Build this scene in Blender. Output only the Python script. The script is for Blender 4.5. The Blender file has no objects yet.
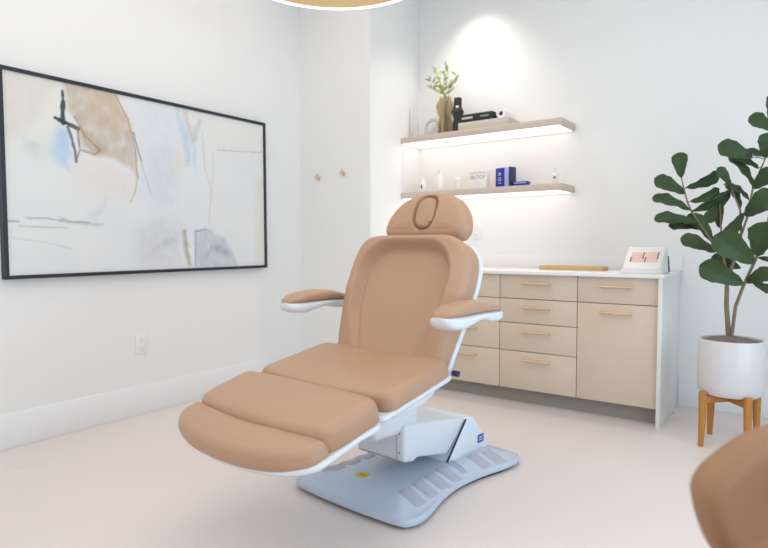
import bpy, bmesh, math, random
from mathutils import Vector, Matrix
random.seed(7)
sc = bpy.context.scene
COL = sc.collection
PI = math.pi

# ---------------------------------------------------------------- camera
cam_d = bpy.data.cameras.new('camera')
cam = bpy.data.objects.new('camera', cam_d); COL.objects.link(cam)
cam_d.sensor_fit = 'HORIZONTAL'; cam_d.sensor_width = 36.0
cam_d.lens = 36.0 * 584.45 / 768.0
FW = Vector((-0.58176569, 0.81173568, -0.05132131))
RT = Vector((0.81289258, 0.58240598, -0.00298707))
UP = Vector((-0.02746512, 0.04345649, 0.99867773))
cam.matrix_world = Matrix(((RT.x, UP.x, -FW.x, 3.3831), (RT.y, UP.y, -FW.y, -4.2341), (RT.z, UP.z, -FW.z, 1.0712), (0, 0, 0, 1)))
cam_d.clip_start = 0.02
cam_d.dof.use_dof = True; cam_d.dof.focus_distance = 2.75; cam_d.dof.aperture_fstop = 2.2
sc.camera = cam

# ---------------------------------------------------------------- light and exposure
sc.view_settings.view_transform = 'Standard'; sc.view_settings.look = 'None'
sc.view_settings.gamma = 1.0; sc.view_settings.use_curve_mapping = False
sc.view_settings.exposure = -0.04
wd = bpy.data.worlds.new('world'); sc.world = wd; wd.use_nodes = True
bg = wd.node_tree.nodes['Background']
bg.inputs['Color'].default_value = (0.80, 0.90, 1.0, 1); bg.inputs['Strength'].default_value = 1.0

def area(name, loc, direction, sx, sy, power, col, spread=180):
    d = bpy.data.lights.new(name, 'AREA'); d.shape = 'RECTANGLE'; d.size = sx; d.size_y = sy
    d.energy = power; d.color = col; d.spread = math.radians(spread)
    o = bpy.data.objects.new(name, d); COL.objects.link(o); o.location = loc
    o.rotation_euler = Vector(direction).to_track_quat('-Z', 'Y').to_euler()
    return o
# daylight at the windows of the right wall and the rear wall (all out of frame)
area('daylight_right', (4.72, -2.4, 1.40), (-1, 0, 0), 2.6, 2.1, 47, (0.64, 0.83, 1.0))
area('daylight_rear', (2.4, -7.12, 1.55), (0, 1, 0), 3.4, 2.2, 20, (0.90, 0.95, 1.0))
# broad warm fill added under the ceiling and the recessed spot over the shelves
area('ceiling_fill', (1.9, -3.3, 3.17), (0, 0, -1), 3.2, 4.4, 49, (1.0, 0.905, 0.81))
sp = bpy.data.lights.new('shelf_downlight', 'SPOT'); sp.energy = 58; sp.color = (1.0, 0.93, 0.84)
sp.spot_size = math.radians(96); sp.spot_blend = 1.0; sp.shadow_soft_size = 0.04
spo = bpy.data.objects.new('shelf_downlight', sp); COL.objects.link(spo); spo.location = (1.30, -0.32, 3.185)

# ---------------------------------------------------------------- helpers
def mat(name, col, rough=0.5, metal=0.0, bump=0.0, bscale=200.0, var=0.0, vscale=6.0, spec=0.5, emit=None, estr=0.0, trans=0.0, coat=0.0, ior=1.45, sss=0.0):
    m = bpy.data.materials.new(name); m.use_nodes = True
    nt = m.node_tree; b = nt.nodes['Principled BSDF']
    b.inputs['Base Color'].default_value = (*col, 1); b.inputs['Roughness'].default_value = rough
    b.inputs['Metallic'].default_value = metal; b.inputs['Specular IOR Level'].default_value = spec
    b.inputs['Transmission Weight'].default_value = trans; b.inputs['Coat Weight'].default_value = coat
    b.inputs['IOR'].default_value = ior
    if emit: b.inputs['Emission Color'].default_value = (*emit, 1); b.inputs['Emission Strength'].default_value = estr
    tc = nt.nodes.new('ShaderNodeTexCoord')
    if var > 0:
        n = nt.nodes.new('ShaderNodeTexNoise'); n.inputs['Scale'].default_value = vscale; n.inputs['Detail'].default_value = 4
        r = nt.nodes.new('ShaderNodeMapRange'); r.inputs['To Min'].default_value = 1 - var; r.inputs['To Max'].default_value = 1 + var
        h = nt.nodes.new('ShaderNodeHueSaturation'); h.inputs['Color'].default_value = (*col, 1)
        nt.links.new(tc.outputs['Object'], n.inputs['Vector']); nt.links.new(n.outputs['Fac'], r.inputs['Value'])
        nt.links.new(r.outputs['Result'], h.inputs['Value']); nt.links.new(h.outputs['Color'], b.inputs['Base Color'])
    if bump > 0:
        n = nt.nodes.new('ShaderNodeTexNoise'); n.inputs['Scale'].default_value = bscale; n.inputs['Detail'].default_value = 3
        bp = nt.nodes.new('ShaderNodeBump'); bp.inputs['Strength'].default_value = bump; bp.inputs['Distance'].default_value = 0.002
        nt.links.new(tc.outputs['Object'], n.inputs['Vector']); nt.links.new(n.outputs['Fac'], bp.inputs['Height'])
        nt.links.new(bp.outputs['Normal'], b.inputs['Normal'])
    return m

def wood(name, c1, c2, rough=0.5, scale=(2, 2, 30), wave=3.0):
    m = mat(name, c1, rough); nt = m.node_tree; b = nt.nodes['Principled BSDF']
    tc = nt.nodes.new('ShaderNodeTexCoord'); mp = nt.nodes.new('ShaderNodeMapping'); mp.inputs['Scale'].default_value = scale
    n = nt.nodes.new('ShaderNodeTexNoise'); n.inputs['Scale'].default_value = wave; n.inputs['Detail'].default_value = 6; n.inputs['Distortion'].default_value = 0.6
    r = nt.nodes.new('ShaderNodeValToRGB'); r.color_ramp.elements[0].color = (*c1, 1); r.color_ramp.elements[1].color = (*c2, 1)
    r.color_ramp.elements[0].position = 0.3; r.color_ramp.elements[1].position = 0.7
    nt.links.new(tc.outputs['Object'], mp.inputs['Vector']); nt.links.new(mp.outputs['Vector'], n.inputs['Vector'])
    nt.links.new(n.outputs['Fac'], r.inputs['Fac']); nt.links.new(r.outputs['Color'], b.inputs['Base Color'])
    return m

def link(name, me, m, parent=None, smooth=35):
    o = bpy.data.objects.new(name, me); COL.objects.link(o)
    if m is not None and not me.materials: me.materials.append(m)
    if smooth:
        for p in me.polygons: p.use_smooth = True
        me.set_sharp_from_angle(angle=math.radians(smooth))
    if parent: o.parent = parent
    return o
def bm_obj(name, bm, m, parent=None, smooth=35):
    bmesh.ops.recalc_face_normals(bm, faces=bm.faces[:])
    me = bpy.data.meshes.new(name); bm.to_mesh(me); bm.free()
    return link(name, me, m, parent, smooth)
def py_obj(name, V, F, m, parent=None, smooth=35, recalc=True):
    me = bpy.data.meshes.new(name); me.from_pydata([tuple(v) for v in V], [], F); me.validate()
    if recalc:
        bm = bmesh.new(); bm.from_mesh(me); bmesh.ops.recalc_face_normals(bm, faces=bm.faces[:]); bm.to_mesh(me); bm.free()
    return link(name, me, m, parent, smooth)
def tag(o, label=None, cat=None, group=None, kind=None):
    if label: o['label'] = label
    if cat: o['category'] = cat
    if group: o['group'] = group
    if kind: o['kind'] = kind
    return o
def thing(name, label, cat, loc=(0, 0, 0), rz=0.0, group=None):
    o = bpy.data.objects.new(name, None); COL.objects.link(o); o.location = loc; o.rotation_euler = (0, 0, rz)
    o.empty_display_size = 0.1
    return tag(o, label, cat, group)
def struct(o): o['kind'] = 'structure'; return o

def add_box(bm, x0, x1, y0, y1, z0, z1, bev=0.0, seg=2, M=None):
    r = bmesh.ops.create_cube(bm, size=1.0)
    vs = r['verts']
    for v in vs: v.co = Vector(((x0 + x1) / 2 + v.co.x * (x1 - x0), (y0 + y1) / 2 + v.co.y * (y1 - y0), (z0 + z1) / 2 + v.co.z * (z1 - z0)))
    if bev > 0:
        es = list({e for v in vs for e in v.link_edges})
        rr = bmesh.ops.bevel(bm, geom=vs + es, offset=bev, segments=seg, affect='EDGES', profile=0.5)
        vs = list({v for f in rr['faces'] for v in f.verts} | {v for v in vs if v.is_valid})
    if M is not None: bmesh.ops.transform(bm, matrix=M, verts=[v for v in vs if v.is_valid])
def box(name, x0, x1, y0, y1, z0, z1, m, parent=None, bev=0.0, seg=2, M=None):
    bm = bmesh.new(); add_box(bm, x0, x1, y0, y1, z0, z1, bev, seg)
    if M is not None: bmesh.ops.transform(bm, matrix=M, verts=bm.verts[:])
    return bm_obj(name, bm, m, parent)

def add_tube(bm, pts, radii, n=12, cap=True):
    pts = [Vector(p) for p in pts]
    if not isinstance(radii, (list, tuple)): radii = [radii] * len(pts)
    prev = None; rings = []
    for i, p in enumerate(pts):
        t = (pts[min(i + 1, len(pts) - 1)] - pts[max(i - 1, 0)]).normalized()
        if prev is None:
            a = Vector((0, 0, 1)) if abs(t.z) < 0.9 else Vector((1, 0, 0))
            u = t.cross(a).normalized()
        else: u = (prev - t * prev.dot(t)).normalized()
        prev = u; w = t.cross(u)
        rings.append([bm.verts.new(p + (u * math.cos(2 * PI * k / n) + w * math.sin(2 * PI * k / n)) * radii[i]) for k in range(n)])
    for a, b in zip(rings, rings[1:]):
        for k in range(n): bm.faces.new((a[k], a[(k + 1) % n], b[(k + 1) % n], b[k]))
    if cap: bm.faces.new(rings[0]); bm.faces.new(rings[-1])
def tube(name, pts, radii, m, parent=None, n=12):
    bm = bmesh.new(); add_tube(bm, pts, radii, n); return bm_obj(name, bm, m, parent)
def add_lathe(bm, prof, n=40, c=(0, 0, 0), close=False):
    rings = []
    for r, z in prof:
        if r < 1e-6: rings.append([bm.verts.new((c[0], c[1], c[2] + z))])
        else: rings.append([bm.verts.new((c[0] + r * math.cos(2 * PI * k / n), c[1] + r * math.sin(2 * PI * k / n), c[2] + z)) for k in range(n)])
    pairs = list(zip(rings, rings[1:]))
    if close: pairs.append((rings[-1], rings[0]))
    for a, b in pairs:
        for k in range(n):
            k2 = (k + 1) % n
            if len(a) == 1 and len(b) == 1: continue
            if len(a) == 1: bm.faces.new((a[0], b[k], b[k2]))
            elif len(b) == 1: bm.faces.new((a[k], a[k2], b[0]))
            else: bm.faces.new((a[k], a[k2], b[k2], b[k]))
def lathe(name, prof, m, parent=None, n=40, c=(0, 0, 0), close=False):
    bm = bmesh.new(); add_lathe(bm, prof, n, c, close); return bm_obj(name, bm, m, parent)

def smooth_loop(ctrl, n=96):
    """closed Catmull-Rom loop through control points, resampled evenly"""
    N = len(ctrl); P = []
    for i in range(N):
        p0, p1, p2, p3 = (Vector(ctrl[(i + k - 1) % N]) for k in range(4))
        for s in range(24):
            t = s / 24
            P.append(0.5 * ((2 * p1) + (-p0 + p2) * t + (2 * p0 - 5 * p1 + 4 * p2 - p3) * t * t + (-p0 + 3 * p1 - 3 * p2 + p3) * t ** 3))
    L = [0.0]
    for i in range(len(P)): L.append(L[-1] + (P[(i + 1) % len(P)] - P[i]).length)
    out = []; j = 0
    for k in range(n):
        d = L[-1] * k / n
        while L[j + 1] < d: j += 1
        f = (d - L[j]) / max(1e-9, L[j + 1] - L[j]); out.append(P[j].lerp(P[(j + 1) % len(P)], f))
    return out
def round_poly(pts, rad, seg=8):
    """polygon with rounded corners; rad is one radius or one per corner"""
    N = len(pts); out = []
    for i in range(N):
        p = Vector(pts[i]); a = Vector(pts[i - 1]); b = Vector(pts[(i + 1) % N]); r = rad[i] if isinstance(rad, (list, tuple)) else rad
        d1 = (a - p).normalized(); d2 = (b - p).normalized(); q1 = p + d1 * r; q2 = p + d2 * r
        for k in range(seg + 1):
            t = k / seg; out.append(q1 * (1 - t) ** 2 + p * 2 * t * (1 - t) + q2 * t * t)
    return out
def resample(P, n):
    L = [0.0]; M = len(P)
    for i in range(M): L.append(L[-1] + (P[(i + 1) % M] - P[i]).length)
    out = []; j = 0
    for k in range(n):
        d = L[-1] * k / n
        while L[j + 1] < d: j += 1
        f = (d - L[j]) / max(1e-9, L[j + 1] - L[j]); out.append(P[j].lerp(P[(j + 1) % M], f))
    return out

def cushion(name, outline, thick, edge_r, crown, M, m, parent, rings=10, disp=None, bot_r=0.008, lowtop=None):
    """upholstered slab: outline (u,v) loop, rounded top edge, crowned top; disp(u,v) adds height; M maps (u,v,n) to the parent's space"""
    n = len(outline); P = [Vector((p[0], p[1])) for p in outline]
    cen = sum(P, Vector((0, 0))) / n
    nrm = []
    for i in range(n):
        t = P[(i + 1) % n] - P[i - 1]; nn = Vector((t.y, -t.x)).normalized()
        if nn.dot(P[i] - cen) < 0: nn = -nn
        nrm.append(nn)
    V = []; F = []; prev = None
    def ring(off, z, full=False):
        s = len(V)
        for i in range(n):
            q = P[i] - nrm[i] * off; V.append((q.x, q.y, z))
        return list(range(s, s + n))
    def join(a, b):
        for i in range(n): F.append((a[i], a[(i + 1) % n], b[(i + 1) % n], b[i]))
    r0 = ring(bot_r, 0.0); F.append(tuple(r0)); cur = r0
    for off, z in [(bot_r * 0.3, bot_r * 0.35), (0, bot_r), (-0.002, thick * 0.45)]:
        nx = ring(off, z); join(cur, nx); cur = nx
    K = 8
    for k in range(0, K + 1):
        th = PI / 2 * k / K
        nx = ring(edge_r * (1 - math.cos(th)), thick - edge_r + edge_r * math.sin(th)); join(cur, nx); cur = nx
    base = [V[i] for i in cur]
    for k in range(1, rings + 1):
        t = 1 - k / rings
        if k == rings:
            V.append((cen.x, cen.y, thick + crown)); c = len(V) - 1
            for i in range(n): F.append((cur[i], cur[(i + 1) % n], c))
        else:
            s = len(V)
            for i in range(n):
                b = base[i]; V.append((cen.x + (b[0] - cen.x) * t, cen.y + (b[1] - cen.y) * t, thick + crown * (1 - t * t) ** 0.8))
            nx = list(range(s, s + n)); join(cur, nx); cur = nx
    if disp:
        V = [(x, y, z + disp(x, y, z)) for x, y, z in V]
    V = [M @ Vector(v) for v in V]
    return py_obj(name, V, F, m, parent, smooth=60)

def loft(name, secs, m, parent, n=24, M=None):
    """secs: (y, x_centre, half_width, z_low, z_high, power) rounded sections along y"""
    V = []; F = []
    for (y, xc, hw, z0, z1, pw) in secs:
        for k in range(n):
            a = 2 * PI * k / n; c, s = math.cos(a), math.sin(a)
            V.append(Vector((xc + hw * math.copysign(abs(c) ** (2 / pw), c), y, (z0 + z1) / 2 + (z1 - z0) / 2 * math.copysign(abs(s) ** (2 / pw), s))))
    for i in range(len(secs) - 1):
        for k in range(n):
            F.append((i * n + k, i * n + (k + 1) % n, (i + 1) * n + (k + 1) % n, (i + 1) * n + k))
    F.append(tuple(range(n))); F.append(tuple(range((len(secs) - 1) * n, len(secs) * n)))
    if M is not None: V = [M @ v for v in V]
    return py_obj(name, V, F, m, parent, smooth=50)

def prism(name, pts, axis_lo, axis_hi, m, parent, bev=0.0, axis='x'):
    """polygon in (y,z) extruded along x (axis='x'), or (x,z) along y, or (x,y) along z"""
    bm = bmesh.new()
    def mk(p, d): return {'x': (d, p[0], p[1]), 'y': (p[0], d, p[1]), 'z': (p[0], p[1], d)}[axis]
    a = [bm.verts.new(mk(p, axis_lo)) for p in pts]; b = [bm.verts.new(mk(p, axis_hi)) for p in pts]
    bm.faces.new(a); bm.faces.new(b)
    for i in range(len(pts)): bm.faces.new((a[i], a[(i + 1) % len(pts)], b[(i + 1) % len(pts)], b[i]))
    bmesh.ops.recalc_face_normals(bm, faces=bm.faces[:])
    if bev > 0: bmesh.ops.bevel(bm, geom=bm.verts[:] + bm.edges[:], offset=bev, segments=3, affect='EDGES', profile=0.5)
    return bm_obj(name, bm, m, parent)

def text_mesh(name, s, size, m, parent, M, depth=0.0006):
    cu = bpy.data.curves.new(name, 'FONT'); cu.body = s; cu.size = size; cu.align_x = 'CENTER'; cu.align_y = 'CENTER'; cu.extrude = depth
    t = bpy.data.objects.new(name + '_tmp', cu); COL.objects.link(t)
    dg = bpy.context.evaluated_depsgraph_get(); me = bpy.data.meshes.new_from_object(t.evaluated_get(dg))
    bpy.data.objects.remove(t); bpy.data.curves.remove(cu)
    me.transform(M); return link(name, me, m, parent, smooth=0)

# ---------------------------------------------------------------- materials
M_wall = mat('wall_paint', (0.84, 0.84, 0.83), 0.75, bump=0.06, bscale=300, var=0.006)
M_ceil = mat('ceiling_paint', (0.86, 0.86, 0.85), 0.9)
M_trim = mat('trim_paint', (0.86, 0.87, 0.88), 0.45)
M_oak = wood('pale_oak', (0.58, 0.48, 0.40), (0.62, 0.52, 0.435), 0.5, (1.5, 8, 8))
M_front = wood('greige_laminate', (0.66, 0.545, 0.425), (0.68, 0.565, 0.44), 0.42, (2, 2, 40), 2.0)
M_panel = mat('pale_end_panel', (0.78, 0.79, 0.76), 0.4)
M_kick = mat('toe_kick_laminate', (0.33, 0.30, 0.26), 0.5)
M_dark = mat('shadow_gap_dark', (0.10, 0.075, 0.06), 0.7)
M_quartz = mat('white_quartz', (0.86, 0.85, 0.84), 0.18, var=0.01, vscale=4)
M_brass = mat('brushed_brass', (0.74, 0.54, 0.34), 0.38, metal=0.8)
M_gold = mat('gold_ring_metal', (0.50, 0.36, 0.20), 0.4, metal=0.6)
M_led = mat('warm_led', (0.3, 0.28, 0.26), 0.6, emit=(1.0, 0.88, 0.78), estr=1.95)
M_ringled = mat('ring_led', (1, 1, 1), 0.5, emit=(1.0, 0.93, 0.82), estr=3.5)
M_leather = mat('tan_leather', (0.50, 0.31, 0.20), 0.42, bump=0.10, bscale=420, var=0.02, vscale=5, spec=0.42)
M_leather2 = mat('caramel_leather', (0.37, 0.205, 0.11), 0.5, bump=0.10, bscale=380, var=0.02, vscale=5, spec=0.4)
M_seam = mat('leather_seam', (0.25, 0.15, 0.09), 0.6)
M_shell = mat('white_plastic_shell', (0.74, 0.785, 0.835), 0.33, var=0.004)
M_base = mat('base_enamel', (0.52, 0.59, 0.69), 0.30)
M_pad = mat('grey_rubber_pad', (0.43, 0.45, 0.52), 0.55, bump=0.05, bscale=300)
M_blackp = mat('black_plastic', (0.02, 0.02, 0.025), 0.45)
M_navy = mat('navy_plastic', (0.02, 0.035, 0.10), 0.4)
M_yellow = mat('yellow_sticker', (0.72, 0.52, 0.03), 0.5)
M_bluelab = mat('blue_label', (0.05, 0.12, 0.33), 0.4)
M_ceramic = mat('white_ceramic', (0.66, 0.645, 0.65), 0.22)
M_teak = wood('teak_wood', (0.42, 0.17, 0.035), (0.52, 0.23, 0.055), 0.42, (6, 6, 1.5), 5)
M_soil = mat('dry_soil', (0.19, 0.15, 0.12), 0.95, bump=1.0, bscale=60, var=0.5, vscale=40)
M_bark = mat('bark', (0.20, 0.16, 0.10), 0.8, bump=0.5, bscale=60, var=0.25, vscale=25)
M_paper = mat('white_card', (0.86, 0.85, 0.84), 0.5)
M_blk = mat('matte_black', (0.018, 0.018, 0.02), 0.45)
M_grey_ink = mat('grey_ink', (0.32, 0.31, 0.30), 0.6)
M_blue = mat('cobalt_blue_card', (0.015, 0.035, 0.28), 0.4)
M_lilac = mat('lilac_card', (0.42, 0.45, 0.80), 0.45)
M_white = mat('white_plastic', (0.85, 0.85, 0.84), 0.3)
M_frame = mat('black_frame', (0.020, 0.024, 0.035), 0.4)
M_bamboo = wood('bamboo', (0.64, 0.41, 0.18), (0.70, 0.47, 0.23), 0.5, (3, 20, 20), 4)
M_smoke = mat('smoked_glass', (0.74, 0.65, 0.52), 0.04, trans=0.97, spec=0.6, ior=1.12)
M_glass = mat('clear_glass', (0.96, 0.98, 0.97), 0.03, trans=1.0, ior=1.2)
M_stem = mat('olive_stem', (0.30, 0.36, 0.14), 0.6)
M_sprig = mat('pale_olive_leaf', (0.42, 0.47, 0.20), 0.55, var=0.2, vscale=40)

def leaf_mat():
    m = mat('fiddle_leaf', (0.03, 0.09, 0.02), 0.42, spec=0.25); nt = m.node_tree; b = nt.nodes['Principled BSDF']
    oi = nt.nodes.new('ShaderNodeObjectInfo'); r = nt.nodes.new('ShaderNodeValToRGB')
    r.color_ramp.elements[0].color = (0.008, 0.035, 0.006, 1); r.color_ramp.elements[1].color = (0.055, 0.19, 0.022, 1)
    g = nt.nodes.new('ShaderNodeNewGeometry'); mx = nt.nodes.new('ShaderNodeMix'); mx.data_type = 'RGBA'
    mx.inputs[7].default_value = (0.045, 0.075, 0.03, 1)
    at = nt.nodes.new('ShaderNodeAttribute'); at.attribute_name = 'vein'
    mv = nt.nodes.new('ShaderNodeMix'); mv.data_type = 'RGBA'; mv.inputs[7].default_value = (0.09, 0.17, 0.05, 1)
    nt.links.new(oi.outputs['Random'], r.inputs['Fac']); nt.links.new(r.outputs['Color'], mv.inputs[6]); nt.links.new(at.outputs['Fac'], mv.inputs[0])
    nt.links.new(mv.outputs[2], mx.inputs[6]); nt.links.new(g.outputs['Backfacing'], mx.inputs[0])
    nt.links.new(mx.outputs[2], b.inputs['Base Color'])
    return m
M_leaf = leaf_mat()

def floor_mat():
    m = mat('polished_concrete', (0.66, 0.59, 0.545), 0.30, spec=0.45); nt = m.node_tree; b = nt.nodes['Principled BSDF']
    tc = nt.nodes.new('ShaderNodeTexCoord')
    n = nt.nodes.new('ShaderNodeTexNoise'); n.inputs['Scale'].default_value = 0.9; n.inputs['Detail'].default_value = 2.5; n.inputs['Roughness'].default_value = 0.45
    r = nt.nodes.new('ShaderNodeValToRGB'); e = r.color_ramp.elements
    e[0].position = 0.32; e[0].color = (0.75, 0.66, 0.625, 1); e[1].position = 0.7; e[1].color = (0.79, 0.70, 0.66, 1)
    r2 = nt.nodes.new('ShaderNodeMapRange'); r2.inputs['To Min'].default_value = 0.22; r2.inputs['To Max'].default_value = 0.36
    nt.links.new(tc.outputs['Object'], n.inputs['Vector']); nt.links.new(n.outputs['Fac'], r.inputs['Fac']); nt.links.new(r.outputs['Color'], b.inputs['Base Color'])
    nt.links.new(n.outputs['Fac'], r2.inputs['Value']); nt.links.new(r2.outputs['Result'], b.inputs['Roughness'])
    return m
M_floor = floor_mat()

# ---------------------------------------------------------------- room shell
XR, YF, ZC = 4.6, -7.0, 3.2           # right wall, rear wall, ceiling
GX, GY = 0.7217, -0.6948               # the bump-out in the far left corner
struct(box('floor', -0.1, XR + 0.1, YF - 0.1, 0.1, -0.1, 0.0, M_floor))
struct(box('ceiling', -0.1, XR + 0.1, YF - 0.1, 0.1, ZC, ZC + 0.1, M_ceil))
struct(box('wall_left', -0.1, 0.0, YF - 0.1, GY, 0.0, ZC, M_wall))
struct(box('wall_back', GX, XR + 0.1, 0.0, 0.1, 0.0, ZC, M_wall))
struct(box('wall_corner', -0.1, GX, GY, 0.1, 0.0, ZC, M_wall))
def wall_with_window(name, along, lo, hi, a, b, z0, z1, t0, t1):
    bm = bmesh.new()
    for s0, s1, q0, q1 in ((lo, a, 0, ZC), (b, hi, 0, ZC), (a, b, 0, z0), (a, b, z1, ZC)):
        if along == 'y': add_box(bm, t0, t1, s0, s1, q0, q1)
        else: add_box(bm, s0, s1, t0, t1, q0, q1)
    return struct(bm_obj(name, bm, M_wall))
def window_frame(name, along, a, b, z0, z1, t0, t1):
    bm = bmesh.new(); w = 0.06
    bars = [(a, a + w, z0, z1), (b - w, b, z0, z1), (a, b, z0, z0 + w), (a, b, z1 - w, z1), ((a + b) / 2 - w / 2, (a + b) / 2 + w / 2, z0, z1)]
    for s0, s1, q0, q1 in bars:
        if along == 'y': add_box(bm, t0, t1, s0, s1, q0, q1)
        else: add_box(bm, s0, s1, t0, t1, q0, q1)
    return struct(bm_obj(name, bm, M_trim))
wall_with_window('wall_right', 'y', YF, 0.0, -3.7, -1.1, 0.3, 2.4, XR, XR + 0.1)
window_frame('window_1', 'y', -3.7, -1.1, 0.3, 2.4, XR + 0.02, XR + 0.08)
wall_with_window('wall_rear', 'x', -0.1, XR + 0.1, 0.7, 4.1, 0.4, 2.7, YF - 0.1, YF)
window_frame('window_2', 'x', 0.7, 4.1, 0.4, 2.7, YF - 0.08, YF - 0.02)
def baseboard(name, x0, x1, y0, y1): struct(box(name, x0, x1, y0, y1, 0.0, 0.187, M_trim, bev=0.003))
baseboard('baseboard_left', 0.0, 0.015, YF, GY - 0.015)
baseboard('baseboard_corner', 0.0, GX + 0.015, GY - 0.015, GY)
baseboard('baseboard_back', 2.7365, XR, -0.015, 0.0)

# ---------------------------------------------------------------- treatment chair
CH_R = math.radians(-5.0)
chair = thing('treatment_chair', 'large tan leather reclining treatment chair with armrests on white pedestal base', 'treatment chair', (1.90, -2.43, 0), CH_R)

def plane(y, z, ang):                   # plane of width axis x and a length axis rising by ang in the (y,z) plane
    c, s = math.cos(ang), math.sin(ang)
    return Matrix(((1, 0, 0, 0), (0, c, -s, y), (0, s, c, z), (0, 0, 0, 1)))

# base: a low domed plate, waisted along its sides
bctrl = [(-0.27, -0.015), (0.0, -0.03), (0.27, -0.015), (0.325, 0.03), (0.325, 0.12), (0.285, 0.27), (0.265, 0.43), (0.28, 0.60), (0.315, 0.76), (0.315, 0.87),
         (0.26, 0.915), (0.0, 0.925), (-0.26, 0.915), (-0.315, 0.87), (-0.315, 0.76), (-0.28, 0.60), (-0.265, 0.43), (-0.285, 0.27), (-0.325, 0.12), (-0.325, 0.03)]
bo = smooth_loop(bctrl, 128)
def base_height(x, y):                  # top of the plate
    e = min(1.0, max(0.0, (0.31 - abs(x)) / 0.15)); f = min(1.0, max(0.0, (min(y + 0.03, 0.925 - y)) / 0.16))
    t = min(e, f); t = t * t * (3 - 2 * t)
    return 0.036 + 0.036 * t
def base_disp(x, y, z):
    if z < 0.034: return 0.0
    return base_height(x, y) - 0.036
base = cushion('base_plate', bo, 0.042 - 0.012, 0.014, 0.0, Matrix.Translation((0, 0, 0.012)), M_base, chair, rings=26, disp=lambda x, y, z: (base_height(x, y) - 0.042) if z > 0.0285 else 0.0, bot_r=0.004)
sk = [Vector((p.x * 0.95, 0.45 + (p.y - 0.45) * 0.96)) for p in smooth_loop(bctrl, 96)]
prism('base_shadow_gap', [(p.x, p.y) for p in sk], 0.0, 0.014, M_blackp, chair, axis='z')  # black slab standing in for the shade under the raised plate
def base_pad(sx, y0, y1, nm='grip_pad', m=None):
    V = []; F = []; nx, ny = 8, 6
    x0, x1 = 0.178, 0.288
    for i in range(nx + 1):
        for j in range(ny + 1):
            u, v = i / nx, j / ny; ym = (y0 + y1) / 2
            shift = -0.03 * ((ym - 0.05) / 0.4) if ym < 0.5 else -0.03 + 0.05 * (ym - 0.55) / 0.3
            x = x0 + shift + (x1 - x0) * u; y = y0 + (y1 - y0) * v - 0.01 * u
            edge = min(u, 1 - u) * 8, min(v, 1 - v) * 6
            h = 0.007 if min(edge) >= 1 else -0.003
            h += 0.004 * math.sin(PI * v) * (1 if min(edge) >= 1 else 0)
            V.append((sx * x, y, base_height(x, y) + h))
    for i in range(nx):
        for j in range(ny): F.append((i * (ny + 1) + j, (i + 1) * (ny + 1) + j, (i + 1) * (ny + 1) + j + 1, i * (ny + 1) + j + 1))
    py_obj(nm, V, F, m or M_pad, base, smooth=50)
for sx in (1, -1):
    for k in range(4): base_pad(sx, 0.115 + k * 0.093, 0.115 + k * 0.093 + 0.089)
    for k in range(2): base_pad(sx, 0.62 + k * 0.102, 0.62 + k * 0.102 + 0.098)
    for y in (0.503, 0.522): base_pad(sx, y, y + 0.009, 'molded_rib', M_base)
lathe('warning_sticker', [(0, 0.0), (0.031, 0.0), (0.031, 0.0012), (0, 0.0012)], M_yellow, base, 28, c=(-0.055, 0.155, base_height(0.055, 0.155) - 0.0003))
bm = bmesh.new()
for q0, q1, yy in ((-0.016, 0.016, 0.004), (-0.012, 0.012, -0.006)): add_box(bm, -0.055 + q0, -0.055 + q1, 0.155 + yy, 0.155 + yy + 0.003, base_height(0.055, 0.155), base_height(0.055, 0.155) + 0.0014)
bm_obj('sticker_print', bm, M_blackp, base)

# lifting pedestal
ped = prism('pedestal', [(0.50, 0.055), (0.67, 0.235), (0.70, 0.245), (0.73, 0.235), (0.85, 0.105), (0.86, 0.055)], -0.15, 0.15, M_shell, chair, bev=0.010)
arm_box = prism('lift_housing', [(0.205, 0.158), (0.215, 0.152), (0.275, 0.140), (0.30, 0.152), (0.52, 0.105), (0.63, 0.185), (0.67, 0.240), (0.22, 0.315), (0.205, 0.300)], -0.135, 0.135, M_shell, chair, bev=0.013)
prism('gap_seal', [(0.493, 0.060), (0.500, 0.058), (0.670, 0.236), (0.665, 0.238)], 0.139, 0.1455, M_navy, ped)
bm = bmesh.new(); add_box(bm, 0.0955, 0.0975, 0.2035, 0.2065, 0.165, 0.305); bm_obj('panel_seam', bm, M_kick, arm_box)
for z in (0.195, 0.275):
    bm = bmesh.new(); bmesh.ops.create_cone(bm, cap_ends=True, segments=12, radius1=0.0045, radius2=0.004, depth=0.004, matrix=Matrix.Translation((0.110, 0.2035, z)) @ Matrix.Rotation(PI / 2, 4, 'X')); bm_obj('screw', bm, M_kick, arm_box)
MM = Matrix.Translation((0.1512, 0.795, 0.115))
box('maker_label', -0.0012, 0.0012, -0.035, 0.02, -0.018, 0.022, M_bluelab, ped, bev=0.0008, M=MM)
bm = bmesh.new()
for k, (a, b) in enumerate(((-0.024, 0.010), (-0.024, 0.004))): add_box(bm, 0.0010, 0.0016, a, b, 0.006 - 0.012 * k, 0.010 - 0.012 * k, M=MM)
bm_obj('label_print', bm, M_shell, ped)
loft('lift_column', [(0.02, 0, 0.10, 0.33, 0.43, 5), (0.06, 0, 0.12, 0.27, 0.44, 5), (0.30, 0, 0.12, 0.25, 0.48, 5), (0.34, 0, 0.10, 0.26, 0.48, 5)], M_shell, chair)

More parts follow.
